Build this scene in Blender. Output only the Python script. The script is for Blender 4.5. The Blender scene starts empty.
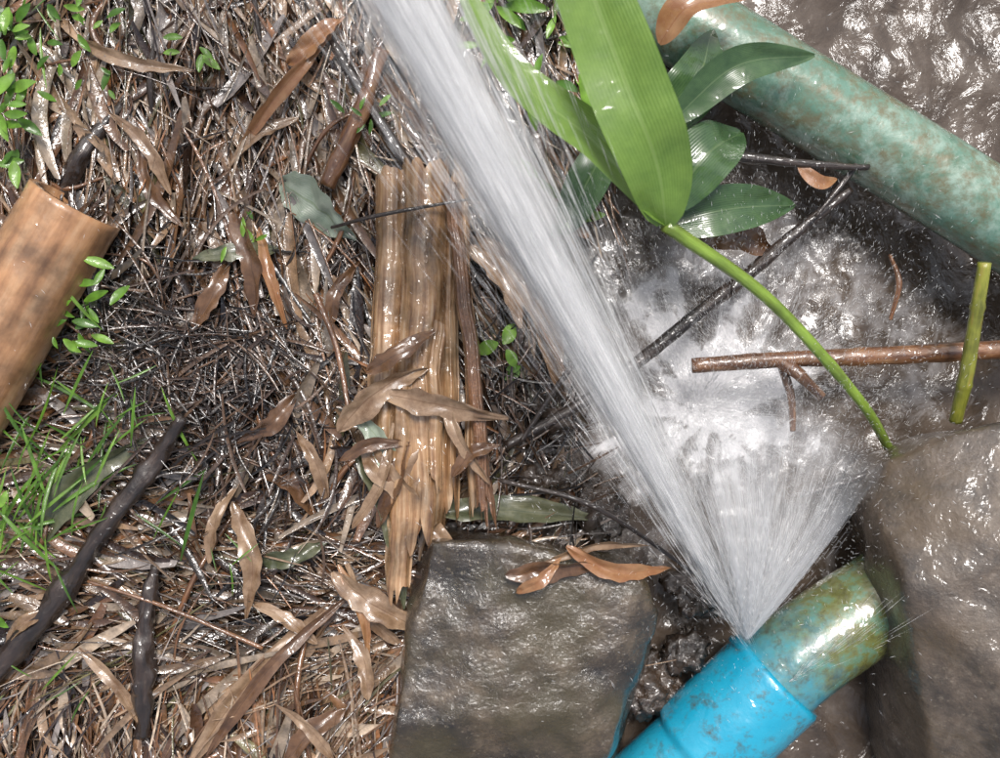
import bpy, bmesh, math, random
import numpy as np
from mathutils import Vector, Matrix, Quaternion
R=np.random.RandomState(7); random.seed(7)
sc=bpy.context.scene

# ---------------------------------------------------------------- helpers
def G(u,v,z=0.0):            # site plan grid in millimetres -> metres (origin at plan centre)
    return Vector(((u-500)/1000.0,(379-v)/1000.0,z))
def sstep(a,b,x):
    t=np.clip((x-a)/(b-a),0,1); return t*t*(3-2*t)
def hsh(i,j,s):
    n=np.sin(i*127.1+j*311.7+s*74.7)*43758.5453
    return n-np.floor(n)
def vn(x,y,s=0):
    xi=np.floor(x); yi=np.floor(y); fx=x-xi; fy=y-yi
    fx=fx*fx*(3-2*fx); fy=fy*fy*(3-2*fy)
    a=hsh(xi,yi,s);b=hsh(xi+1,yi,s);c=hsh(xi,yi+1,s);d=hsh(xi+1,yi+1,s)
    return (a*(1-fx)+b*fx)*(1-fy)+(c*(1-fx)+d*fx)*fy-0.5
def fbm(x,y,s=0,o=4):
    r=0;a=1.0
    for k in range(o):
        r=r+a*vn(x*2**k+k*17.3,y*2**k-k*9.1,s+k); a*=0.5
    return r
def height(x,y):
    x=np.asarray(x,float); y=np.asarray(y,float)
    edge=0.05*vn(x*5,y*5,3)*2+0.10*sstep(0.12,0.35,y)
    bank=sstep(0.05,0.20,x-edge)
    z=-0.15*bank+0.035*fbm(x*5,y*5,1)+0.012*fbm(x*28,y*28,5)
    z=z+0.6*(1-np.exp(-np.maximum(0,-x-0.6)*0.5))
    z=z+0.5*(1-np.exp(-np.maximum(0,x-1.3)*0.8))
    return z

def mesh_obj(name,verts,faces,mat=None,col=None,uv=None,parent=None,smooth=True):
    me=bpy.data.meshes.new(name)
    me.from_pydata(np.asarray(verts).tolist(),[],np.asarray(faces).tolist() if not isinstance(faces,list) else faces)
    if smooth: me.polygons.foreach_set("use_smooth",[True]*len(me.polygons))
    if col is not None:
        a=me.color_attributes.new("Col",'FLOAT_COLOR','POINT')
        c=np.ones((len(me.vertices),4)); c[:,:3]=col
        a.data.foreach_set("color",c.ravel())
    if uv is not None:
        l=me.uv_layers.new(name="UVMap")
        vi=np.zeros(len(me.loops),int); me.loops.foreach_get("vertex_index",vi)
        l.data.foreach_set("uv",np.asarray(uv)[vi].ravel())
    me.update()
    ob=bpy.data.objects.new(name,me); sc.collection.objects.link(ob)
    if mat: me.materials.append(mat)
    if parent: ob.parent=parent
    return ob
def empty(name):
    e=bpy.data.objects.new(name,None); sc.collection.objects.link(e); return e

# ---------------------------------------------------------------- materials
class M:
    def __init__(s,name):
        s.m=bpy.data.materials.new(name); s.m.use_nodes=True
        s.t=s.m.node_tree; s.n=s.t.nodes; s.b=s.n['Principled BSDF']
    def add(s,k,**kw):
        n=s.n.new(k)
        for a,v in kw.items(): setattr(n,a,v)
        return n
    def link(s,a,b): s.t.links.new(a,b)
    def coord(s,kind='Object',scale=(1,1,1)):
        c=s.add('ShaderNodeTexCoord'); mp=s.add('ShaderNodeMapping'); mp.inputs['Scale'].default_value=scale
        s.link(c.outputs[kind],mp.inputs[0]); return mp.outputs[0]
    def noise(s,co,scale,detail=5,rough=0.6,dist=0):
        n=s.add('ShaderNodeTexNoise'); n.inputs['Scale'].default_value=scale; n.inputs['Detail'].default_value=detail
        n.inputs['Roughness'].default_value=rough; n.inputs['Distortion'].default_value=dist
        s.link(co,n.inputs['Vector']); return n.outputs['Fac']
    def ramp(s,f,stops):
        r=s.add('ShaderNodeValToRGB'); e=r.color_ramp.elements
        while len(e)<len(stops): e.new(0.5)
        for k,(p,c) in enumerate(stops):
            e[k].position=p; e[k].color=(c[0],c[1],c[2],1) if not isinstance(c,(int,float)) else (c,c,c,1)
        s.link(f,r.inputs[0]); return r.outputs[0]
    def mix(s,f,a,b,mode='MIX'):
        n=s.add('ShaderNodeMix',data_type='RGBA',blend_type=mode)
        for sock,v in ((n.inputs[0],f),(n.inputs[6],a),(n.inputs[7],b)):
            if isinstance(v,(int,float)): sock.default_value=v
            elif isinstance(v,tuple): sock.default_value=(*v,1)
            else: s.link(v,sock)
        return n.outputs[2]
    def bump(s,h,st=0.5,d=0.002,prev=None,sock='Normal'):
        n=s.add('ShaderNodeBump'); n.inputs['Strength'].default_value=st; n.inputs['Distance'].default_value=d
        s.link(h,n.inputs['Height'])
        if prev: s.link(prev,n.inputs['Normal'])
        s.link(n.outputs[0],s.b.inputs[sock]); return n.outputs[0]
    def film(s,scale,d,rough=0.05,w=1.0,det=2):      # water film over the surface
        s.set(Coat_Weight=w,Coat_Roughness=rough,Coat_IOR=1.5)
        s.bump(s.noise(s.coord(),scale,det,0.5,0.5),1.0,d,None,'Coat Normal')
    def set(s,**kw):
        for k,v in kw.items():
            i=s.b.inputs[k.replace('_',' ')]
            if isinstance(v,(int,float)): i.default_value=v
            elif isinstance(v,tuple): i.default_value=(*v,1)
            else: s.link(v,i)
        return s

def m_attr(name,rough=0.3,coat=0.5,var=0.55,trans=0.0,nscale=90,bs=0.6):
    m=M(name); a=m.add('ShaderNodeAttribute',attribute_name='Col')
    co=m.coord(); n=m.noise(co,nscale,4); r=m.ramp(n,[(0.3,1-var),(0.65,1.15)])
    c=m.mix(1.0,a.outputs['Color'],r,'MULTIPLY')
    m.set(Base_Color=c,Roughness=rough)
    m.film(110,.0016,.07,coat)
    m.bump(m.noise(co,200,2),bs,0.002)
    if trans: 
        tr=m.add('ShaderNodeBsdfTranslucent'); m.link(c,tr.inputs[0])
        mx=m.add('ShaderNodeMixShader'); mx.inputs[0].default_value=trans
        m.link(m.b.outputs[0],mx.inputs[1]); m.link(tr.outputs[0],mx.inputs[2])
        m.link(mx.outputs[0],m.n['Material Output'].inputs[0])
    return m.m
litter_m=m_attr('wet_dry_leaves',0.25,1.0)
weed_m=m_attr('weed_green',0.4,0.3,0.3,0.35,bs=0.2)
root_m=m_attr('dark_roots',0.35,0.6)

m=M('mud'); co=m.coord()
c=m.ramp(m.noise(co,22,8,0.7),[(0.3,(0.008,0.006,0.004)),(0.5,(0.028,0.018,0.012)),(0.72,(0.08,0.052,0.034))])
m.set(Base_Color=c,Roughness=m.ramp(m.noise(co,14,3),[(0.35,0.12),(0.65,0.4)]))
m.bump(m.noise(co,70,8,0.7),0.6,0.006); m.film(75,.006,.06,.8); mud_m=m.m

m=M('stream_water'); co=m.coord(); a=m.add('ShaderNodeAttribute',attribute_name='Col')
n=m.noise(m.coord(scale=(1,1,1)),30,9,0.70,0.8)
sub=m.add('ShaderNodeMath',operation='ADD'); m.link(a.outputs['Fac'],sub.inputs[0]); m.link(n,sub.inputs[1])
f=m.ramp(sub.outputs[0],[(0.62,0.0),(0.90,0.33),(1.2,0.85)])
dark=m.ramp(m.noise(co,9,6,0.65,1.0),[(0.3,(0.025,0.018,0.013)),(0.55,(0.075,0.056,0.042)),(0.75,(0.14,0.115,0.095))])
m.set(Base_Color=m.mix(f,dark,(0.74,0.73,0.74)),Roughness=m.ramp(f,[(0,0.10),(1,0.4)]),IOR=1.33)
m.bump(m.noise(co,60,4,0.6,0.8),0.5,0.004)
m.set(Coat_Weight=0.75,Coat_Roughness=0.07,Coat_IOR=1.45)
m.bump(m.noise(m.coord(scale=(1,.8,1)),30,4,0.5,0.8),1.0,.011,None,'Coat Normal'); water_m=m.m

def m_rock(name,cols,spec=0.25,moss=None,sc_=30,fs=150,fd=.0013,fr=.09,det=3):
    m=M(name); co=m.coord()
    c=m.ramp(m.noise(co,sc_,9,0.72,0.3),cols)
    big=m.ramp(m.noise(co,11,5,0.6,0.6),[(0.36,0.35),(0.6,1.15)]); c=m.mix(1.0,c,big,'MULTIPLY')
    sp=m.ramp(m.noise(co,sc_*9,3),[(0.60,0.0),(0.74,0.7)])
    c=m.mix(sp,c,(0.20,0.165,0.12))
    if moss:
        mk=m.ramp(m.noise(co,12,4),[(0.45,0.0),(0.62,0.8)]); c=m.mix(mk,c,moss)
    m.set(Base_Color=c,Roughness=m.ramp(m.noise(co,18,5),[(0.35,spec*0.6),(0.7,spec*1.8)]))
    m.bump(m.noise(co,75,9,0.7),0.7,0.004); m.film(fs,fd,fr,1.0,det); return m.m
rock_m=m_rock('wet_rock',[(0.3,(0.014,0.010,0.007)),(0.5,(0.060,0.042,0.026)),(0.75,(0.17,0.125,0.08))],0.22,(0.050,0.038,0.014),30,190,.0020,.09,4)
boulder_m=m_rock('boulder_stone',[(0.3,(0.03,0.022,0.015)),(0.5,(0.11,0.08,0.056)),(0.75,(0.25,0.20,0.155))],0.32,(0.09,0.06,0.032),24,95,.0022,.12)

def m_fibre(name,cols,su=60,sv=3,rough=0.25,coat=0.6,bs=0.6,big=0.35,fd=.004):
    m=M(name); co=m.coord('UV',(su,sv,1))
    n=m.noise(co,1.0,6,0.65); c=m.ramp(n,cols)
    n2=m.noise(m.coord(),25,5); c=m.mix(1.0,c,m.ramp(n2,[(0.3,big),(0.6,1.1)]),'MULTIPLY')
    m.set(Base_Color=c,Roughness=rough*1.2); m.film(70,fd,.06,coat)
    b=m.bump(n,bs,0.002); return m.m
split_m=m_fibre('split_bamboo_fibre',[(0.28,(0.06,0.026,0.010)),(0.42,(0.24,0.125,0.055)),(0.55,(0.38,0.235,0.125)),(0.75,(0.54,0.42,0.30))],.62,.7,0.2,1.0,0.35,.3)
pole_m=m_fibre('bamboo_culm',[(0.3,(0.20,0.09,0.04)),(0.5,(0.40,0.21,0.10)),(0.7,(0.52,0.33,0.19))],14,6,0.35,0.7,0.3,.4,.003)
bark_m=m_fibre('dark_wet_bark',[(0.3,(0.012,0.008,0.007)),(0.55,(0.035,0.022,0.016)),(0.8,(0.11,0.075,0.058))],10,30,0.3,0.8,0.9)
twig_m=m_fibre('brown_twig',[(0.3,(0.06,0.02,0.01)),(0.5,(0.18,0.08,0.035)),(0.75,(0.36,0.21,0.11))],8,30,0.25,1.0,0.5)
gstub_m=m_fibre('green_yellow_stem',[(0.3,(0.10,0.11,0.01)),(0.55,(0.22,0.23,0.03)),(0.8,(0.33,0.18,0.06))],8,30,0.3,0.6,0.3)
stem_m=m_fibre('green_stem',[(0.3,(0.12,0.17,0.015)),(0.55,(0.20,0.31,0.04)),(0.8,(0.28,0.38,0.07))],8,20,0.3,0.6,0.2,0.6)

def m_pipe(name,base,alt,dirt,d0,d1,grad=None,chalk=None,fd=.0035):
    m=M(name); co=m.coord()
    c=m.mix(m.ramp(m.noise(co,14,6,0.6),[(0.35,0.0),(0.65,1.0)]),base,alt)
    if grad:   # algae growing thicker with distance along the pipe (UV v, metres)
        uv=m.add('ShaderNodeTexCoord'); sp=m.add('ShaderNodeSeparateXYZ'); m.link(uv.outputs['UV'],sp.inputs[0])
        nn=m.noise(co,28,6,0.7)
        ad=m.add('ShaderNodeMath',operation='MULTIPLY_ADD'); m.link(nn,ad.inputs[0]); ad.inputs[1].default_value=0.16; m.link(sp.outputs[1],ad.inputs[2])
        mr=m.add('ShaderNodeMapRange'); mr.inputs[1].default_value=grad[0]; mr.inputs[2].default_value=grad[1]; m.link(ad.outputs[0],mr.inputs[0])
        alg=m.ramp(m.noise(co,60,7,0.7),[(0.3,(0.05,0.045,0.01)),(0.5,(0.13,0.14,0.04)),(0.62,(0.10,0.20,0.13)),(0.75,(0.18,0.12,0.05))])
        c=m.mix(mr.outputs[0],c,alg)
    if chalk: c=m.mix(m.ramp(m.noise(co,20,8,0.75,0.5),[(0.44,0.0),(0.62,0.85)]),c,chalk)
    dm=m.ramp(m.noise(co,55,8,0.75),[(d0,0.0),(d1,0.9)])
    c=m.mix(dm,c,dirt)
    m.set(Base_Color=c,Roughness=m.ramp(m.noise(co,30,5),[(0.35,0.15),(0.7,0.45)]))
    m.bump(m.noise(co,45,6),0.3,0.003); m.film(50,fd,.07); return m.m
blue_m=m_pipe('blue_pvc',(0.006,0.27,0.42),(0.02,0.34,0.49),(0.06,0.07,0.05),0.53,0.69,(0.30,0.40))
green_m=m_pipe('green_algae_pvc',(0.065,0.14,0.085),(0.13,0.25,0.19),(0.13,0.115,0.055),0.45,0.62,None,(0.30,0.40,0.33),.0022)

def m_leaf(name,c1,c2,vein,rough,trans=0.3):
    m=M(name); uv=m.coord('UV')
    sp=m.add('ShaderNodeSeparateXYZ'); m.link(uv,sp.inputs[0])
    d=m.add('ShaderNodeMath',operation='SUBTRACT'); m.link(sp.outputs[0],d.inputs[0]); d.inputs[1].default_value=0.5
    ab=m.add('ShaderNodeMath',operation='ABSOLUTE'); m.link(d.outputs[0],ab.inputs[0])
    rib=m.ramp(ab.outputs[0],[(0.0,0.8),(0.03,0.0)])
    w=m.add('ShaderNodeTexWave'); w.inputs['Scale'].default_value=1; w.inputs['Distortion'].default_value=0.5
    mp=m.add('ShaderNodeMapping'); mp.inputs['Scale'].default_value=(7,0.3,1); m.link(uv,mp.inputs[0]); m.link(mp.outputs[0],w.inputs[0])
    c=m.mix(m.ramp(m.noise(m.coord(),45,6,0.7),[(0.35,0.0),(0.65,1.0)]),c1,c2)
    c=m.mix(m.ramp(w.outputs['Fac'],[(0.5,0.0),(1,0.18)]),c,vein); c=m.mix(rib,c,vein)
    m.set(Base_Color=c,Roughness=rough*1.2)
    m.bump(w.outputs['Fac'],0.2,0.001); m.film(60,.0022,.08,.9)
    tr=m.add('ShaderNodeBsdfTranslucent'); m.link(c,tr.inputs[0]); mx=m.add('ShaderNodeMixShader'); mx.inputs[0].default_value=trans
    m.link(m.b.outputs[0],mx.inputs[1]); m.link(tr.outputs[0],mx.inputs[2]); m.link(mx.outputs[0],m.n['Material Output'].inputs[0])
    return m.m
leaf_bright=m_leaf('leaf_bright',(0.14,0.26,0.04),(0.21,0.35,0.06),(0.27,0.40,0.11),0.4,0.35)
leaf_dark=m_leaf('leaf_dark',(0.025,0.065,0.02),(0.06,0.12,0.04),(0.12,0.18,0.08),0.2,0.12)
leaf_orange=m_leaf('leaf_orange',(0.26,0.11,0.045),(0.38,0.21,0.10),(0.22,0.08,0.02),0.3,0.15)
leaf_tan=m_leaf('leaf_tan',(0.15,0.085,0.045),(0.38,0.26,0.165),(0.13,0.065,0.03),0.2,0.1)
leaf_brown=m_leaf('leaf_brown',(0.07,0.033,0.016),(0.18,0.095,0.048),(0.06,0.03,0.015),0.2,0.1)
leaf_pale=m_leaf('leaf_pale_green',(0.26,0.33,0.24),(0.45,0.50,0.40),(0.2,0.26,0.14),0.25,0.2)
leaf_grey=m_leaf('leaf_grey_green',(0.05,0.06,0.03),(0.14,0.14,0.08),(0.04,0.05,0.02),0.2,0.1)

def m_spray(name,stops=None,su=1,sv=1,tl=.4):
    m=M(name)
    df=m.add('ShaderNodeBsdfDiffuse'); df.inputs[0].default_value=(.98,.98,.98,1)
    tr=m.add('ShaderNodeBsdfTranslucent'); tr.inputs[0].default_value=(0.98,0.98,.98,1); mx=m.add('ShaderNodeMixShader'); mx.inputs[0].default_value=tl
    m.link(df.outputs[0],mx.inputs[1]); m.link(tr.outputs[0],mx.inputs[2]); out=mx.outputs[0]
    if stops:   # water sheet torn into streaks: coverage from stretched noise times the sheet's own thinning
        n=m.noise(m.coord('UV',(su,sv,1)),1.0,5,0.6); r=m.ramp(n,stops)
        a=m.add('ShaderNodeAttribute',attribute_name='Col'); k=m.mix(1.0,r,a.outputs['Color'],'MULTIPLY')
        tp=m.add('ShaderNodeBsdfTransparent'); m2=m.add('ShaderNodeMixShader'); m.link(k,m2.inputs[0])
        m.link(tp.outputs[0],m2.inputs[1]); m.link(out,m2.inputs[2]); out=m2.outputs[0]
    m.link(out,m.n['Material Output'].inputs[0]); return m.m
spray_m=m_spray('spray_water')
sheet_m=m_spray('spray_water_sheet',[(0.25,0.45),(0.6,1.0)],46,1.5,.2)
veil_m=m_spray('spray_water_veil',[(0.30,0.12),(0.62,1.0)],24,.9,.25)

# ---------------------------------------------------------------- geometry builders
def resample(pts,n):
    P=[Vector(p) for p in pts]
    if len(P)==2: return [P[0].lerp(P[1],i/(n-1)) for i in range(n)]
    Q=[P[0]*2-P[1]]+P+[P[-1]*2-P[-2]]; out=[]
    for i in range(n):
        s=i/(n-1)*(len(P)-1); k=min(int(s),len(P)-2); t=s-k
        a,b,c,d=Q[k:k+4]
        out.append(0.5*((2*b)+(c-a)*t+(2*a-5*b+4*c-d)*t*t+(3*b-a-3*c+d)*t**3))
    return out
def tube(name,pts,rad,mat,n=30,seg=16,rough=0.0,parent=None,nodes=(),inner=None,rs=1,cap=True):
    C=resample(pts,n) if n else [Vector(p) for p in pts]; n=len(C)
    V=[];UV=[];F=[];L=0; ref=Vector((0.3,0.2,1)).normalized()
    frames=[]
    for i,c in enumerate(C):
        T=(C[min(i+1,n-1)]-C[max(i-1,0)]).normalized()
        s=T.cross(ref).normalized(); u=s.cross(T).normalized(); frames.append((c,s,u,T))
    ro=random.random()*50
    rings=[]
    for i,(c,s,u,T) in enumerate(frames):
        if i: L+=(C[i]-C[i-1]).length
        t=i/(n-1)
        r=rad(t) if callable(rad) else (np.interp(t,np.linspace(0,1,len(rad)),rad) if isinstance(rad,(list,tuple)) else rad)
        for q in nodes: r*=1+0.22*math.exp(-((t-q)/0.012)**2)
        rings.append((c,s,u,r,L))
    if inner:
        c,s,u,r,L0=rings[-1]; T=frames[-1][3]
        rings.append((c,s,u,r*inner,L0)); 
        for k in (1,2,3): rings.append((c-T*0.02*k,s,u,r*inner*(1 if k<3 else 0.05),L0+0.02*k))
    for i,(c,s,u,r,L0) in enumerate(rings):
        for j in range(seg+1):
            a=2*math.pi*j/seg; jj=j%seg
            k=1+rough*float(fbm(np.array(L0*60*rs+ro),np.array(jj*0.9),2,3))
            V.append(c+(s*math.cos(a)+u*math.sin(a))*r*k); UV.append((j/seg,L0))
    for i in range(len(rings)-1):
        for j in range(seg):
            a=i*(seg+1)+j; F.append((a,a+1,a+seg+2,a+seg+1))
    if cap:
        F.append(tuple(range(seg))[::-1])
        if not inner: b=(len(rings)-1)*(seg+1); F.append(tuple(b+k for k in range(seg)))
    return mesh_obj(name,[tuple(v) for v in V],F,mat,uv=UV,parent=parent)

def leaf(name,pts,width,mat,parent=None,up=(0,0,1),fold=0.25,roll=0.0,wav=0.05,prof=None,n=26,m_=9,seed=None,roll2=None):
    C=resample(pts,n); V=[];UV=[];F=[]; up=Vector(up); sd=random.random()*90
    roll2=roll if roll2 is None else roll2
    for i,c in enumerate(C):
        T=(C[min(i+1,n-1)]-C[max(i-1,0)]).normalized(); t=i/(n-1)
        s=T.cross(up).normalized(); u=s.cross(T).normalized()
        ro=roll+(roll2-roll)*t
        s2=s*math.cos(ro)+u*math.sin(ro); u2=u*math.cos(ro)-s*math.sin(ro)
        w=width*0.5*(prof(t) if prof else max(0.02,math.sin(math.pi*(0.02+0.97*t**0.8)))**0.75)
        for j in range(m_):
            k=-1+2*j/(m_-1)
            wv=wav*width*float(fbm(np.array(t*5+sd),np.array(k*1.3),4,2))*2
            ed=1+(0.45*float(vn(np.array(t*12+sd),np.array(9.1+(k>0)*7),3)))*abs(k)**3*(wav>0.08)
            V.append(c+s2*w*k*ed+u2*(fold*w*abs(k)+wv)); UV.append((j/(m_-1),t))
    for i in range(n-1):
        for j in range(m_-1):
            a=i*m_+j; F.append((a,a+1,a+m_+1,a+m_))
    return mesh_obj(name,[tuple(v) for v in V],F,mat,uv=UV,parent=parent)

def blades(name,base,ang,pitch,L,W,bend,curve,tw0,tw1,col,leafy,mat,nseg=6,parent=None,anchor=0.5):
    N=len(base); t=np.linspace(0,1,nseg+1)[None,:]; 
    d=np.stack([np.cos(ang)*np.cos(pitch),np.sin(ang)*np.cos(pitch),np.sin(pitch)],1)
    s=np.stack([-np.sin(ang),np.cos(ang),np.zeros(N)],1); u=np.cross(d,s)
    c=base[:,None,:]+d[:,None,:]*(L[:,None]*(t-anchor))[...,None]\
      -u[:,None,:]*((bend*L)[:,None]*4*(t-anchor)**2)[...,None]+s[:,None,:]*((curve*L)[:,None]*(t-anchor)**2)[...,None]
    ph=tw0[:,None]+tw1[:,None]*(t-.5)
    sv=s[:,None,:]*np.cos(ph)[...,None]+u[:,None,:]*np.sin(ph)[...,None]
    nv=-s[:,None,:]*np.sin(ph)[...,None]+u[:,None,:]*np.cos(ph)[...,None]
    pl=np.sin(np.pi*(t*0.95+0.03))**0.75; ps=0.55+0.45*np.minimum(1,6*t*(1-t)+0.2)
    w=(W[:,None]*0.5)*(leafy[:,None]*pl+(1-leafy[:,None])*ps)
    V=np.zeros((N,nseg+1,3,3))
    for j,k in enumerate((-1,0,1)):
        V[:,:,j,:]=c+sv*(w*k)[...,None]+nv*(0.4*w*abs(k))[...,None]
    idx=np.arange(N)[:,None,None]*(nseg+1)*3+np.arange(nseg)[None,:,None]*3+np.arange(2)[None,None,:]
    F=np.stack([idx,idx+1,idx+4,idx+3],-1).reshape(-1,4)
    C=np.repeat(col,(nseg+1)*3,0)*(0.8+0.4*R.rand(N*(nseg+1),1)).repeat(3,0)
    return mesh_obj(name,V.reshape(-1,3),F,mat,col=C,parent=parent)

def needles(name,P,D,L,W,mat,parent=None):
    N=len(P); D=D/np.linalg.norm(D,axis=1,keepdims=True)
    a=np.cross(D,np.array([0.3,0.1,1.0])); a/=np.linalg.norm(a,axis=1,keepdims=True); b=np.cross(D,a)
    V=np.zeros((N,5,3)); V[:,0]=P-D*L[:,None]/2; V[:,4]=P+D*L[:,None]/2
    for k in range(3):
        an=2*math.pi*k/3; V[:,1+k]=P+(a*math.cos(an)+b*math.sin(an))*W[:,None]/2
    o=np.arange(N)[:,None,None]*5
    F=(o+np.array([[0,2,1],[0,3,2],[0,1,3],[4,1,2],[4,2,3],[4,3,1]])[None]).reshape(-1,3)
    return mesh_obj(name,V.reshape(-1,3),F,mat,parent=parent)

# ---------------------------------------------------------------- ground and stream
def axis(a,b,n,far):
    c=np.linspace(a,b,n); o=np.geomspace(0.02,far,22)
    return np.concatenate([(a-o)[::-1],c,b+o])
def sheet(name,xs,ys,zf,mat,colf=None):
    X,Y=np.meshgrid(xs,ys); Z=zf(X,Y); V=np.stack([X,Y,Z],-1).reshape(-1,3); nx=len(xs); ny=len(ys)
    i=(np.arange(ny-1)[:,None]*nx+np.arange(nx-1)[None,:]); F=np.stack([i,i+1,i+nx+1,i+nx],-1).reshape(-1,4)
    c=None
    if colf is not None:
        k=colf(X,Y).reshape(-1); c=np.stack([k,k,k],1)
    return mesh_obj(name,V,F,mat,col=c)
sheet('ground',axis(-0.75,0.75,300,40),axis(-0.6,0.6,240,40),height,mud_m)
def wz(x,y):
    k=np.exp(-((x-0.26)/0.16)**2-((y-0.0)/0.25)**2)
    return -0.075+0.012*fbm(x*16,y*13,11,3)+0.010*k*fbm(x*40,y*40,31,3)+0.03*k+0.02*sstep(0.1,0.5,y)
def foam(x,y):
    k=np.exp(-((x-0.20)/0.10)**2-((y+0.03)/0.14)**2)*1.0
    k=k+0.46*np.exp(-((x-0.33)/0.19)**2-((y-0.05)/0.15)**2)
    k=k*sstep(-0.28,-0.15,y)
    r=np.hypot(x-.22,y+.04); th=np.arctan2(y+.04,x-.22)
    st=fbm(th*7,r*9,51,4)
    return np.clip(k*0.55+0.5*(fbm(x*14,y*14,41,4)+st*.8)*(k+0.12),0,1)
xs=np.concatenate([np.linspace(0.0,0.75,200),np.geomspace(0.77,2.2,12)])
ys=axis(-0.6,0.6,300,30)
sheet('stream',xs,ys,wz,water_m,foam)

# ---------------------------------------------------------------- leaf litter
def littercol(N,x,y):
    pal=np.array([[0.35,0.225,0.135],[0.48,0.37,0.27],[0.23,0.12,0.06],[0.11,0.055,0.03],[0.31,0.14,0.06],[0.32,0.275,0.25],[0.04,0.022,0.015],[0.17,0.15,0.07]])
    p=np.array([.23,.17,.18,.14,.08,.09,.08,.03]); c=pal[R.choice(len(pal),N,p=p)]
    dk=np.exp(-((x+0.29)/0.11)**2-((y+0.02)/0.13)**2)+0.9*np.exp(-((x-0.04)/0.07)**2-((y+0.03)/0.10)**2)+1.4*np.clip(vn(x*8,y*8,77)*2-0.1,0,1)
    return c*(1-0.8*np.clip(dk,0,1))[:,None]*(0.45+0.55*R.rand(N,1)), dk
def litter(N,lmin,lmax,wmin,wmax,leafy,lift,spread=.65,z0=.002):
    x=R.uniform(-0.85,0.16,N); y=R.uniform(-0.55,0.55,N)
    keep=(x<0.03+0.14*sstep(0.1,0.3,y)+0.03*R.randn(N)); x=x[keep]; y=y[keep]; N=len(x)
    c,dk=littercol(N,x,y); kp=R.rand(N)>0.35*dk; x,y,c=x[kp],y[kp],c[kp]; N=len(x)
    base_a=math.radians(62)+1.5*vn(x*5,y*5,9)*2
    ang=base_a+R.randn(N)*spread
    L=lmin+(lmax-lmin)*R.rand(N)**1.7; W=wmin+(wmax-wmin)*R.rand(N)**1.8
    z=height(x,y)+z0+lift*R.rand(N)
    return np.stack([x,y,z],1),ang,R.randn(N)*0.10,L,W,R.randn(N)*0.05,R.randn(N)*0.25,R.randn(N)*0.35,R.randn(N)*1.1,c,np.full(N,leafy)*1.0
parts=[litter(12000,0.02,0.09,0.0012,0.0045,0.0,0.012,.5),litter(5500,0.03,0.10,0.005,0.013,0.8,0.014,.55),litter(5000,0.05,0.20,0.0008,0.003,0.0,0.018,.4,.006),litter(1100,0.06,0.18,0.007,0.018,0.5,0.012,.4,.008)]
cat=[np.concatenate([p[k] for p in parts]) for k in range(11)]
blades('leaf_litter',*cat,litter_m)

DL=empty('dead_leaves')
def dl(k,u0,v0,u1,v1,w,mat,z=0.03,arch=0.02,roll=0.0,bow=0.0,roll2=None):
    a=G(u0,v0); b=G(u1,v1); z=z*.8; a.z=float(height(a.x,a.y))+z; b.z=float(height(b.x,b.y))+z
    a.z=max(a.z,-0.05+z); b.z=max(b.z,-0.05+z)
    mid=(a+b)/2; d=(b-a); mid+=Vector((-d.y,d.x,0))*bow; mid.z+=arch
    leaf('leaf_%d'%k,[a,mid,b],w/1000,mat,DL,roll=roll,wav=0.16,fold=0.45,roll2=roll2)
LL=[(283,183,356,242,46,leaf_pale,.03),(243,150,345,30,14,leaf_orange,.03),(292,72,350,28,20,leaf_orange,.035),(478,240,560,392,30,leaf_tan,.045),
(238,212,258,318,22,leaf_brown,.03),(348,428,432,368,26,leaf_tan,.085),(388,392,508,416,24,leaf_tan,.09),(368,440,436,508,24,leaf_tan,.085),
(362,440,408,600,20,leaf_grey,.07),(342,560,372,650,12,leaf_orange,.05),(338,566,425,625,26,leaf_tan,.055),(195,758,335,600,22,leaf_tan,.03),
(215,745,360,585,14,leaf_brown,.035),(235,500,250,615,20,leaf_tan,.03),(436,508,600,520,26,leaf_grey,.06),(505,556,600,552,22,leaf_brown,.14),
(560,530,660,556,16,leaf_orange,.14),(50,540,160,436,30,leaf_grey,.03),(215,560,245,480,16,leaf_tan,.03),(300,395,240,440,18,leaf_brown,.03),
(90,50,205,80,14,leaf_tan,.03),(0,60,20,20,20,leaf_pale,.03),(262,230,290,330,12,leaf_orange,.03),(400,640,350,560,18,leaf_tan,.04),
(180,200,120,120,14,leaf_tan,.03),(300,120,230,170,14,leaf_tan,.03),(150,150,190,230,16,leaf_brown,.03),(330,500,300,430,14,leaf_tan,.03),
(90,640,150,720,12,leaf_tan,.03),(350,700,290,758,20,leaf_brown,.035),(340,745,280,690,12,leaf_tan,.04),(372,690,345,620,16,leaf_tan,.04),
(200,330,235,260,18,leaf_brown,.03),(330,330,360,260,14,leaf_brown,.03),(20,640,70,600,14,leaf_tan,.03),(280,250,200,262,18,leaf_grey,.03),
(260,560,330,540,18,leaf_grey,.03),(265,470,320,520,22,leaf_brown,.03),(320,640,250,600,14,leaf_tan,.03),(420,505,470,560,18,leaf_tan,.07),
(470,250,520,330,22,leaf_tan,.05),(500,210,545,300,20,leaf_brown,.05),(376,372,440,335,18,leaf_brown,.09),(405,480,360,410,22,leaf_pale,.075),(455,470,500,440,14,leaf_brown,.09),
(446,425,412,545,18,leaf_tan,.08),(385,520,415,430,18,leaf_brown,.085),(448,395,492,478,13,leaf_tan,.09),(360,520,400,420,12,leaf_tan,.085),(350,455,420,440,12,leaf_brown,.09),
(400,560,440,470,12,leaf_orange,.075),(540,545,640,536,10,leaf_tan,.135),(515,572,555,540,12,leaf_orange,.14)]
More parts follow.
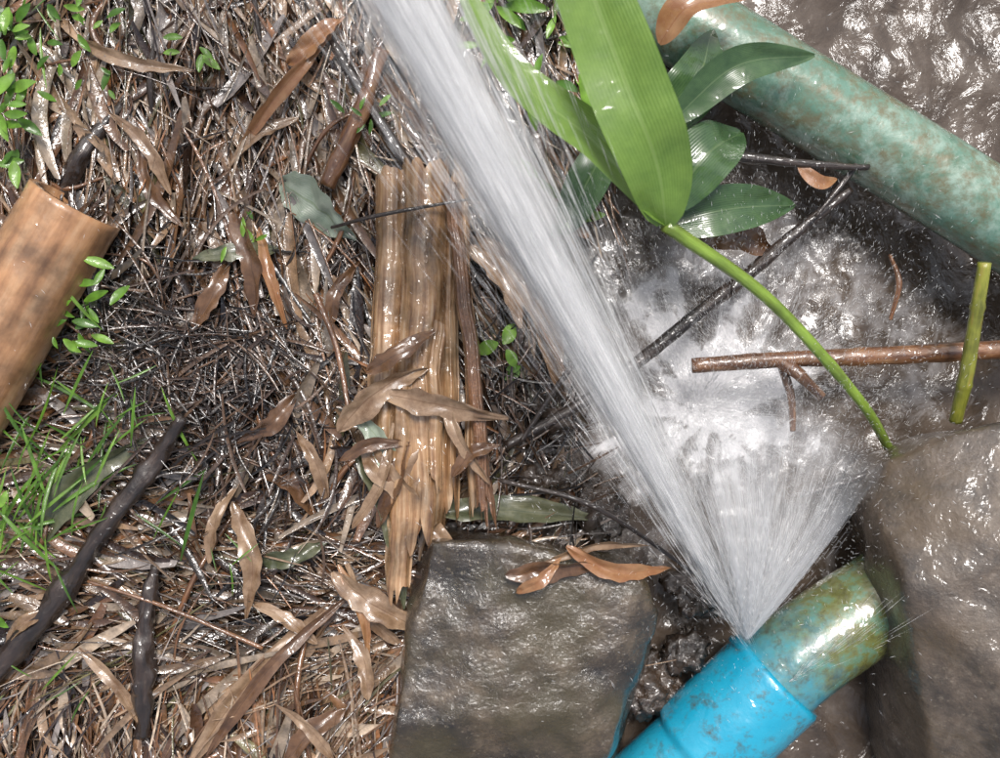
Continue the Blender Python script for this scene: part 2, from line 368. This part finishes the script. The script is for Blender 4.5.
for k,q in enumerate(LL):
    u0,v0,u1,v1,w,mt,z=q
    dl(k,u0,v0,u1,v1,w,mt,z,0.004+random.random()*0.010,random.uniform(-.5,.5),random.uniform(-.14,.14),random.uniform(-.9,.9))

def tangle(name,cx,cy,sx,sy,N,seedang,wm=.003):
    x=cx+R.randn(N)*sx; y=cy+R.randn(N)*sy; z=height(x,y)+R.uniform(.008,.032,N)
    L=R.uniform(.02,.10,N); W=R.uniform(.0004,wm,N)
    c=np.array([[.022,.014,.010],[.05,.028,.018],[.11,.065,.04],[.01,.007,.006]])[R.choice(4,N)]
    blades(name,np.stack([x,y,z],1),seedang+R.randn(N)*.9,R.randn(N)*.12,L,W,R.randn(N)*.05,R.randn(N)*.3,R.randn(N)*.4,R.randn(N),c,np.zeros(N),root_m,nseg=8)
tangle('root_tangle',-.305,.015,.045,.045,1000,-.4,.0028)
tangle('root_tangle',-.22,-.04,.05,.07,380,1.2,.004)
tangle('root_tangle',.05,-.03,.045,.07,260,.9,.003)
# ---------------------------------------------------------------- rocks
def hull(name,pts,mat,vox=0.0045,s1=0.022,sz=0.05,s2=0.006,sm=10):
    bm=bmesh.new()
    for p in pts: bm.verts.new(p)
    bmesh.ops.convex_hull(bm,input=bm.verts); me=bpy.data.meshes.new(name); bm.to_mesh(me); bm.free()
    ob=bpy.data.objects.new(name,me); sc.collection.objects.link(ob); me.materials.append(mat)
    r=ob.modifiers.new('r','REMESH'); r.mode='VOXEL'; r.voxel_size=vox; r.use_smooth_shade=True
    s=ob.modifiers.new('s','SMOOTH'); s.iterations=sm; s.factor=0.7
    for nm,st,zz in (('a',s1,sz),('b',s2,sz*0.25)):
        t=bpy.data.textures.new(name+nm,'CLOUDS'); t.noise_scale=zz; t.noise_depth=2
        d=ob.modifiers.new(nm,'DISPLACE'); d.texture=t; d.strength=st; d.mid_level=0.5; d.texture_coords='GLOBAL'
    return ob
hull('rock',[G(436,530,.075),G(520,532,.082),G(630,560,.075),G(648,600,.064),G(640,625,.062),G(605,720,.068),G(585,775,.04),G(392,775,.04),G(402,700,.078),G(412,604,.064),G(500,690,.086),G(590,690,.080),
  G(420,525,-.12),G(655,570,-.12),G(640,780,-.12),G(385,800,-.12)],rock_m,s1=0.014,sz=.08,sm=4,vox=.004,s2=.0028)
hull('boulder',[G(852,500,.06),G(868,455,.05),G(925,425,.08),G(1000,405,.10),G(1100,430,.10),G(862,560,.10),G(890,700,.08),G(915,800,.03),G(1000,520,.15),G(1000,700,.15),G(1120,700,.1),G(1050,820,.06),
  G(870,480,-.12),G(905,800,-.12),G(1150,800,-.12),G(1130,430,-.12)],boulder_m,s1=0.022,sz=0.12,s2=0.002,sm=16)
for k,(u,v,r) in enumerate([(545,470,34),(600,520,40),(690,600,38),(560,430,26),(650,690,42),(585,585,30),(690,660,30),(530,400,22),(160,365,42),(215,345,34),(200,410,30),(150,410,26)]):
    c=G(u,v,-0.03 if u>580 else (-0.005 if u>400 else -.006)); pts=[c+Vector((random.gauss(0,1),random.gauss(0,1),random.gauss(0,.7))).normalized()*r/1000 for _ in range(12)]
    hull('earth_clod',pts,mud_m,vox=0.004,s1=0.03,sz=0.02,s2=.01)

# ---------------------------------------------------------------- bamboo
pb=tube('bamboo_pole',[G(-70,490,.03),G(30,325,.045),G(98,213,.052)],.045,pole_m,n=40,seg=36,rough=0.04,nodes=(0.12,),inner=0.82)
SB=empty('split_bamboo')
def strip(k,u0,v0,u1,v1,w,arch,z,mat=split_m,rag=0.02,curl=0.0,su=190,sv=14,zn=.004):
    a=G(u0,v0); b=G(u1,v1); d=(b-a); L=d.length; T=d.normalized(); S=Vector((-T.y,T.x,0)); nv=70; nu=22; V=[];UV=[];F=[]; o=random.random()*40
    for i in range(nv+1):
        for j in range(nu+1):
            k2=-1+2*j/nu; t=i/nv
            e0=rag*float(vn(np.array(j*0.6+o),np.array(1.5),6)); e1=rag*2*float(vn(np.array(j*0.6+o),np.array(7.5),6))
            s=-e0+(L+e0+e1)*t
            wob=0.005*float(fbm(np.array(t*4+o),np.array(0.0),8,3))
            ww=w/2000*(1+0.15*float(vn(np.array(t*6+o),np.array(3.3+(k2>0)*5),3)))
            zz=arch*math.cos(k2*1.45)+zn*float(fbm(np.array(j*.45+o),np.array(t*1.2),12,2))
            p=a+T*s+S*(ww*math.sin(k2*1.35)+wob); p.z=z+zz-curl*(t-.5)**2+0.008*float(vn(np.array(t*3+o),np.array(0.5),2))
            V.append(tuple(p)); UV.append((k2*w/1000*su+o,t*L*sv))
    for i in range(nv):
        for j in range(nu):
            q=i*(nu+1)+j; F.append((q,q+1,q+nu+2,q+nu+1))
    mesh_obj('strip_%d'%k,V,F,mat,uv=UV,parent=SB)
strip(1,400,182,390,510,36,.018,.031,rag=.02); strip(2,430,172,424,530,48,.030,.036,rag=.025); strip(3,452,182,454,500,18,.013,.036,rag=.03)
strip(4,456,195,484,498,15,.014,.052,mat=twig_m,rag=.01,su=60,sv=20); strip(5,408,380,405,575,26,.014,.050,rag=.025); strip(6,438,330,442,478,16,.008,.062,rag=.02)
strip(7,380,340,374,480,12,.008,.035,rag=.03); strip(8,462,150,476,500,14,.010,.042,rag=.02); 
strip(10,470,330,488,510,12,.010,.05,mat=twig_m,rag=.02,su=60,sv=20)

# ---------------------------------------------------------------- pipes
BP=empty('blue_pipe')
r0=.047
pp=resample([G(590,862,-.03),G(695,757,-.01),G(778,674,.0)],60)
tube('socket_coupling',pp,lambda t: r0*(1.16 if t>0.52 else 1.03) if t<0.985 else r0*1.11,blue_m,n=0,seg=64,parent=BP,cap=True)
tube('pipe_run',[G(762,690,-.002),G(800,655,.0),G(860,615,-.005),G(960,560,-.02),G(1080,500,-.04)],r0,blue_m,n=60,seg=64,parent=BP)
for o in BP.children:   # algae starts further along the run
    for d in o.data.uv_layers[0].data: d.uv[1]=d.uv[1]+0.24 if o.name.startswith('pipe_run') else d.uv[1]*0.1
def ring(u,v,du,dv,r,name):
    c=G(u,v,-.004); T=G(u+du,v+dv)-G(u,v); T.normalize()
    tube(name,[c-T*.0035,c-T*.0025,c+T*.0025,c+T*.0035],[r,r+.0025,r+.0025,r],blue_m,n=8,seg=64,parent=BP)
ring(772,680,70,-70,r0*1.14,'socket_lip')
GP=tube('green_pipe',[G(600,-20,.03),G(700,50,.035),G(850,140,.03),G(982,223,.03),G(1200,360,.01)],.042,green_m,n=80,seg=64,rough=0.012,rs=.2)

# ---------------------------------------------------------------- broadleaf plant
PL=empty('broadleaf_plant')
stem=[Vector((.402,-.074,-.03)),Vector((.338,-.020,.06)),Vector((.235,.068,.13)),Vector((.134,.125,.19))]
tube('stem',stem,[.0048,.005,.0055,.006],stem_m,n=40,seg=12,parent=PL,nodes=(.45,),cap=True)
bp=lambda t:max(.02,math.sin(math.pi*(.04+.80*t**.75)))**.7
leaf('leaf_1',[Vector((.134,.125,.19)),Vector((.122,.165,.225)),Vector((.098,.215,.245)),Vector((.066,.291,.26)),Vector((.04,.36,.26))],.060,leaf_bright,PL,fold=.25,roll=.15,wav=.079,prof=bp)
leaf('leaf_2',[Vector((.134,.125,.19)),Vector((.08,.185,.20)),Vector((.01,.24,.21)),Vector((-.04,.33,.2))],.042,leaf_bright,PL,fold=.3,roll=-.4,wav=.05)
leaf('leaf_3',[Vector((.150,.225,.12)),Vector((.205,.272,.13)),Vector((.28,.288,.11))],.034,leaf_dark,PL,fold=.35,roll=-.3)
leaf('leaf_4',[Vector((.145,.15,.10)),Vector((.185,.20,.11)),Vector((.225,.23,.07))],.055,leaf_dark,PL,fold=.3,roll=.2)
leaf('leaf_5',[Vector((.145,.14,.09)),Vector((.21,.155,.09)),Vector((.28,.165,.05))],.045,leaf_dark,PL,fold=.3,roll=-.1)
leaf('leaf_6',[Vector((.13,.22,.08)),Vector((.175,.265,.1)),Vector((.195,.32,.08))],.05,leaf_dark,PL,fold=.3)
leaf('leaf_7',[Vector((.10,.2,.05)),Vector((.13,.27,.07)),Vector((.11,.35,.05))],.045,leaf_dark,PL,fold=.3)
leaf('leaf_8',[Vector((.142,.298,.11)),Vector((.165,.325,.13)),Vector((.22,.335,.12))],.030,leaf_orange,PL,fold=.4,roll=.4)
leaf('leaf_9',[Vector((.28,.20,.06)),Vector((.30,.185,.06)),Vector((.32,.19,.05))],.014,leaf_orange,PL)
leaf('leaf_10',[Vector((.16,.15,.03)),Vector((.22,.14,.04)),Vector((.27,.125,.02))],.035,leaf_brown,PL,wav=.14)
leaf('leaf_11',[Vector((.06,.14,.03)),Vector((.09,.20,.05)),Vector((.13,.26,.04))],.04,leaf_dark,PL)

# ---------------------------------------------------------------- sticks
def stick(name,pts,r,mat,rough=.25,nodes=(),n=40): return tube(name,[G(*p) for p in pts],r,mat,n=n,seg=12,rough=rough,nodes=nodes)
ST=empty('bamboo_twig')
for o in [stick('main_culm',[(688,366,.02),(775,360,.025),(880,356,.025),(1060,346,.02)],[.0075,.008,.009,.010],twig_m,.08,(.22,.6)),
          stick('side_shoot_1',[(770,360,.025),(790,376,.035),(812,396,.03)],[.007,.006,.005],twig_m,.2,(.5,)),
          stick('side_shoot_2',[(775,362,.02),(785,395,.02),(790,430,.01)],[.005,.004,.003],twig_m,.2)]: o.parent=ST
stick('green_stub',[(942,420,.03),(940,365,.06),(941,273,.09)],[.006,.007,.0065,.006],gstub_m,.1,(.35,.8))
stick('stick',[(-20,700,.03),(60,605,.03),(120,520,.035),(165,460,.03),(195,415,.04)],[.009,.011,.008,.009,.005],bark_m,.7,(.3,.7))
stick('stick',[(150,730,.02),(155,660,.03),(156,610,.03),(165,560,.03)],[.009,.010,.008,.004],bark_m,.8,(.5,))
stick('stick',[(75,200,.02),(95,160,.03),(130,110,.02)],[.007,.009,.004],bark_m,.6)
stick('stick',[(505,445,.02),(600,390,.01),(725,290,.02)],[.005,.006,.007],bark_m,.3)
stick('stick',[(725,292,.02),(790,235,.03),(840,195,.03)],[.007,.006,.004],bark_m,.2)
stick('twig',[(680,160,.05),(740,172,.06),(835,180,.06),(850,175,.05)],[.004,.005,.003,.002],bark_m,.3)
stick('twig',[(800,225,.05),(835,180,.05),(870,130,.04)],[.002,.003,.0015],bark_m,.2)
stick('twig',[(800,495,.0),(850,478,.01),(885,462,.02)],[.003,.004,.003],bark_m,.2)
stick('twig',[(500,475,.05),(590,500,.06),(700,575,.03)],[.002,.0025,.0015],bark_m,.2)
stick('twig',[(340,235,.05),(390,228,.08),(470,212,.07)],[.0015,.002,.0012],bark_m,.2)
stick('twig',[(325,298,.05),(345,350,.05),(360,420,.06)],[.003,.003,.002],twig_m,.2)
stick('twig',[(890,255,.0),(895,285,.01),(890,320,.0)],[.002,.003,.002],twig_m,.2)
stick('twig',[(100,575,.03),(180,600,.035),(270,640,.03)],[.0015,.002,.002],twig_m,.2)
stick('twig',[(600,330,.03),(560,380,.03),(520,440,.03)],[.003,.003,.002],bark_m,.2)
stick('stick',[(330,40,.02),(390,140,.03),(425,190,.03)],[.004,.006,.004],bark_m,.3)
stick('stick',[(330,190,.02),(365,120,.03),(385,60,.03)],[.008,.009,.007],twig_m,.4)
for k in range(46):
    u=random.uniform(0,480); v=random.uniform(0,758); a=random.gauss(1.05,.6); L=random.uniform(50,150); b=random.gauss(0,.12)
    p0=G(u,v); p2=G(u+L*math.cos(a),v-L*math.sin(a)); p1=(p0+p2)/2+Vector((-(p2-p0).y,(p2-p0).x,0))*b
    pts=[]
    for p,dz in ((p0,.012),(p1,.024),(p2,.014)): p.z=float(height(p.x,p.y))+dz; pts.append(p)
    r=random.uniform(.0010,.0035); tube('twig',pts,[r*.8,r,r*.6],random.choice([bark_m,twig_m,twig_m]),n=20,seg=8,rough=.4)

# ---------------------------------------------------------------- green weeds
def weed(u,v,rad,N,lmin,lmax,wr,grassy=False,bright=1.0):
    cx,cy=G(u,v).x,G(u,v).y; rad/=1000
    x=cx+R.randn(N)*rad*.5; y=cy+R.randn(N)*rad*.5
    ang=np.arctan2(y-cy,x-cx)+R.randn(N)*.6; z=height(x,y)+R.uniform(.02,.05,N)
    if grassy: ang=R.uniform(.2,2.6,N)
    L=R.uniform(lmin,lmax,N)/1000; W=L*wr
    g=np.array([[.13,.28,.03],[.20,.38,.05],[.07,.17,.02]])[R.choice(3,N)]*bright
    return np.stack([x,y,z],1),ang,R.uniform(-.3,.5,N),L,W,R.uniform(0,.08,N),R.randn(N)*.1,R.randn(N)*.3,R.randn(N)*.3,g,np.ones(N)
W_=[(35,280,40,18,15,30,.4),(85,300,45,24,14,30,.35),(75,335,30,14,10,22,.4),(25,130,30,14,15,32,.4),(30,55,35,16,12,26,.4),(110,55,40,12,10,22,.4),
(20,180,25,6,14,24,.4),(370,125,22,10,12,20,.3),(205,60,20,5,15,25,.4),(500,348,12,3,18,24,.6),(522,368,8,2,12,18,.6),(15,605,14,3,14,20,.6),(645,235,25,8,15,28,.35),(655,260,15,5,12,20,.35),
(250,250,25,5,12,22,.3),(540,60,50,16,20,45,.3),(600,130,40,12,20,45,.35),(60,100,30,8,10,20,.4),(70,20,50,10,10,20,.4),(500,20,30,10,16,30,.4),(30,520,40,8,10,22,.4),(560,200,40,10,20,40,.35)]
for q in W_:
    p=weed(*q); p[0][:,2]+=.012*(q[0]<120); blades('weed_plant',*p,weed_m,nseg=6,anchor=0.1)
for q in [(60,470,110,60,40,100,.045),(20,540,70,26,40,90,.045),(120,430,60,14,30,60,.05),(20,20,90,24,30,60,.05),(235,560,30,4,20,40,.05),(40,680,60,8,30,50,.05)]:
    p=weed(*q,grassy=True,bright=.8); blades('grass_tuft',*p,weed_m,nseg=8,anchor=0.1)

# ---------------------------------------------------------------- water jet
O=np.array([.236,-.246,.045]); D=np.array([-.303,.501,.305]); LD=np.linalg.norm(D)
JET=empty('water_jet')
q_axis=Vector(D).to_track_quat('X','Z')
# the jet is modelled along its own X axis and then aimed; two copies share one mesh, rolled against each other
def jet_streaks(N,tmax,s0,s1,pw,L0,L1,W0,W1,name,clusters=0):
    t=R.rand(N)*tmax; q=R.randn(N,2)
    if clusters:
        cc=R.randn(clusters,2)*0.95; q=cc[R.randint(0,clusters,N)]+R.randn(N,2)*0.06
    sg=s0+s1*t**pw; ds=s1*pw*np.maximum(t,.05)**(pw-1)
    P=np.stack([t*LD,q[:,0]*sg,q[:,1]*sg],1); V=np.stack([np.full(N,LD),q[:,0]*ds,q[:,1]*ds],1)
    L=R.uniform(L0,L1,N)*(0.25+0.75*np.minimum(1,t*2.5))
    ob=needles(name,P,V,L,R.uniform(W0,W1,N),spray_m,JET); ob.location=O; ob.rotation_mode='QUATERNION'; ob.rotation_quaternion=q_axis
    o2=bpy.data.objects.new(name+'_b',ob.data); sc.collection.objects.link(o2); o2.parent=JET; o2.location=O; o2.rotation_mode='QUATERNION'
    o2.rotation_quaternion=q_axis@Quaternion((1,0,0),2.2)
jet_streaks(900,1.7,.003,.0115,.6,.08,.20,.0002,.0005,'core_streaks')
jet_streaks(1500,1.7,.003,.0165,.65,.08,.20,.0002,.0005,'filament_streaks',clusters=140)
jet_streaks(5000,1.7,.004,.026,.75,.015,.06,.00012,.0003,'outer_spray')
def cone(name,o,ax,L,rf,af,mat,seg=48,n=40,bend=0.0,flat=1.0):
    ax=Vector(ax).normalized(); s=ax.cross(Vector((0,0,1))).normalized(); u=s.cross(ax); V=[];UV=[];C=[];F=[]
    for i in range(n+1):
        t=i/n
        for j in range(seg+1):
            a=2*math.pi*j/seg; r=rf(t)*(1+.12*float(vn(np.array((j%seg)*.5),np.array(t*1.2),61)))
            p=Vector(o)+ax*(L*t)+(s*math.cos(a)*flat+u*math.sin(a))*r; p.z-=bend*t*t
            V.append(tuple(p)); UV.append((j/seg,t)); C.append([af(t)]*3)
    for i in range(n):
        for j in range(seg):
            q=i*(seg+1)+j; F.append((q,q+1,q+seg+2,q+seg+1))
    return mesh_obj(name,V,F,mat,col=np.array(C),uv=UV,parent=JET)
JL=1.7*LD
cone('jet_sheet_inner',O,D,JL,lambda t:.002+.0125*(t*1.7)**.62,lambda t:.85,sheet_m)
cone('jet_sheet_outer',O,D,JL,lambda t:.003+.0205*(t*1.7)**.66,lambda t:.36,sheet_m)
cone('jet_sheet_haze',O,D,JL,lambda t:.003+.0300*(t*1.7)**.7,lambda t:.13,veil_m)
def azel(a,e): a=math.radians(a); e=math.radians(e); return (math.cos(a)*math.cos(e),math.sin(a)*math.cos(e),math.sin(e))
cone('plume_sheet_1',O,azel(90,42),.27,lambda t:.003+.070*t,lambda t:.6*(1-t)**.9,veil_m,bend=.03)
cone('plume_sheet_2',O,azel(104,42),.30,lambda t:.002+.040*t,lambda t:.85*(1-t)**.9,veil_m,bend=.03)
cone('plume_sheet_3',O,azel(79,42),.26,lambda t:.002+.038*t,lambda t:.75*(1-t)**1.0,veil_m,bend=.03)
def fan(N,a0,a1,e0,e1,rmax,name,o=O,W=.0004,bias=1.2,L=.03,n=60,g=1.2):
    ca=R.uniform(a0,a1,n); ce=R.uniform(e0,e1,n); k=R.randint(0,n,N)
    a=np.radians(ca[k]+R.randn(N)*1.6); e=np.radians(ce[k]+R.randn(N)*2); r=R.rand(N)**bias*rmax*R.uniform(.5,1,n)[k]
    V=np.stack([np.cos(a)*np.cos(e),np.sin(a)*np.cos(e),np.sin(e)],1); P=np.array(o)+V*r[:,None]; P[:,2]-=g*r**2
    V[:,2]-=2*g*r; needles(name,P,V,R.uniform(.3,1,N)*L*(0.3+r/rmax),R.uniform(.6,1.4,N)*W,spray_m,JET)
fan(2500,84,122,25,60,.28,'fan_spray',W=.0003,L=.035,n=160)
fan(2400,66,98,25,58,.26,'wide_fan_spray',W=.0002,L=.03,n=140)
fan(260,118,140,20,50,.12,'side_spray',W=.0002)
fan(130,35,60,20,50,.15,'joint_spray',o=(.275,-.29,.045),L=.06,W=.0002,n=9)
fan(2600,0,360,15,75,.17,'impact_splash',o=(.20,-.03,-.05),L=.025,W=.0003,n=220,g=3,bias=.8)
fan(2400,-10,150,15,70,.22,'impact_splash_far',o=(.26,.0,-.05),L=.02,W=.00025,n=220,g=3,bias=.8)
N=17000; P=np.stack([R.normal(.235,.085,N),R.normal(.0,.10,N),R.uniform(-.04,.12,N)],1); 
V=np.stack([(P[:,0]-.24)*2+R.randn(N)*.2,(P[:,1]+.15)*2+R.randn(N)*.3,R.randn(N)*.5+.2],1); needles('spray_mist',P,V,R.uniform(.002,.007,N),R.uniform(.00015,.0004,N),spray_m,JET)
N=700; P=np.stack([R.uniform(-.5,.5,N),R.uniform(-.3,.4,N),R.uniform(.02,.2,N)],1)
V=np.stack([R.normal(-.5,.3,N),R.normal(.3,.4,N),R.normal(-.5,.3,N)],1); needles('stray_drops',P,V,R.uniform(.002,.010,N),R.uniform(.0002,.0005,N),spray_m,JET)

# ---------------------------------------------------------------- light and camera
w=bpy.data.worlds.new('World'); sc.world=w; w.use_nodes=True; nt=w.node_tree
sky=nt.nodes.new('ShaderNodeTexSky'); sky.sky_type='NISHITA'; sky.sun_disc=False
sky.sun_elevation=math.radians(66); sky.sun_rotation=math.radians(10); sky.dust_density=5; sky.air_density=1.2
hs=nt.nodes.new('ShaderNodeHueSaturation'); hs.inputs['Saturation'].default_value=0.6
nt.links.new(sky.outputs[0],hs.inputs['Color'])
bg=nt.nodes['Background']; bg.inputs[1].default_value=0.15; nt.links.new(hs.outputs[0],bg.inputs[0])
sl=bpy.data.lights.new('sun','SUN'); sl.energy=3.4; sl.angle=math.radians(16); sl.color=(1,.97,.95)
so=bpy.data.objects.new('sun',sl); sc.collection.objects.link(so)
az=math.radians(10); el=math.radians(66); dv=Vector((math.sin(az)*math.cos(el),math.cos(az)*math.cos(el),math.sin(el)))
so.rotation_euler=dv.to_track_quat('Z','Y').to_euler()
cd=bpy.data.cameras.new('camera'); cd.lens=36; cd.sensor_width=36; cd.clip_start=.01; cd.clip_end=300
cd.dof.use_dof=True; cd.dof.focus_distance=0.97; cd.dof.aperture_fstop=5.6
cam=bpy.data.objects.new('camera',cd); sc.collection.objects.link(cam); cam.location=(0,0,1.0); sc.camera=cam
sc.view_settings.view_transform='Standard'; sc.view_settings.look='None'; sc.view_settings.exposure=0
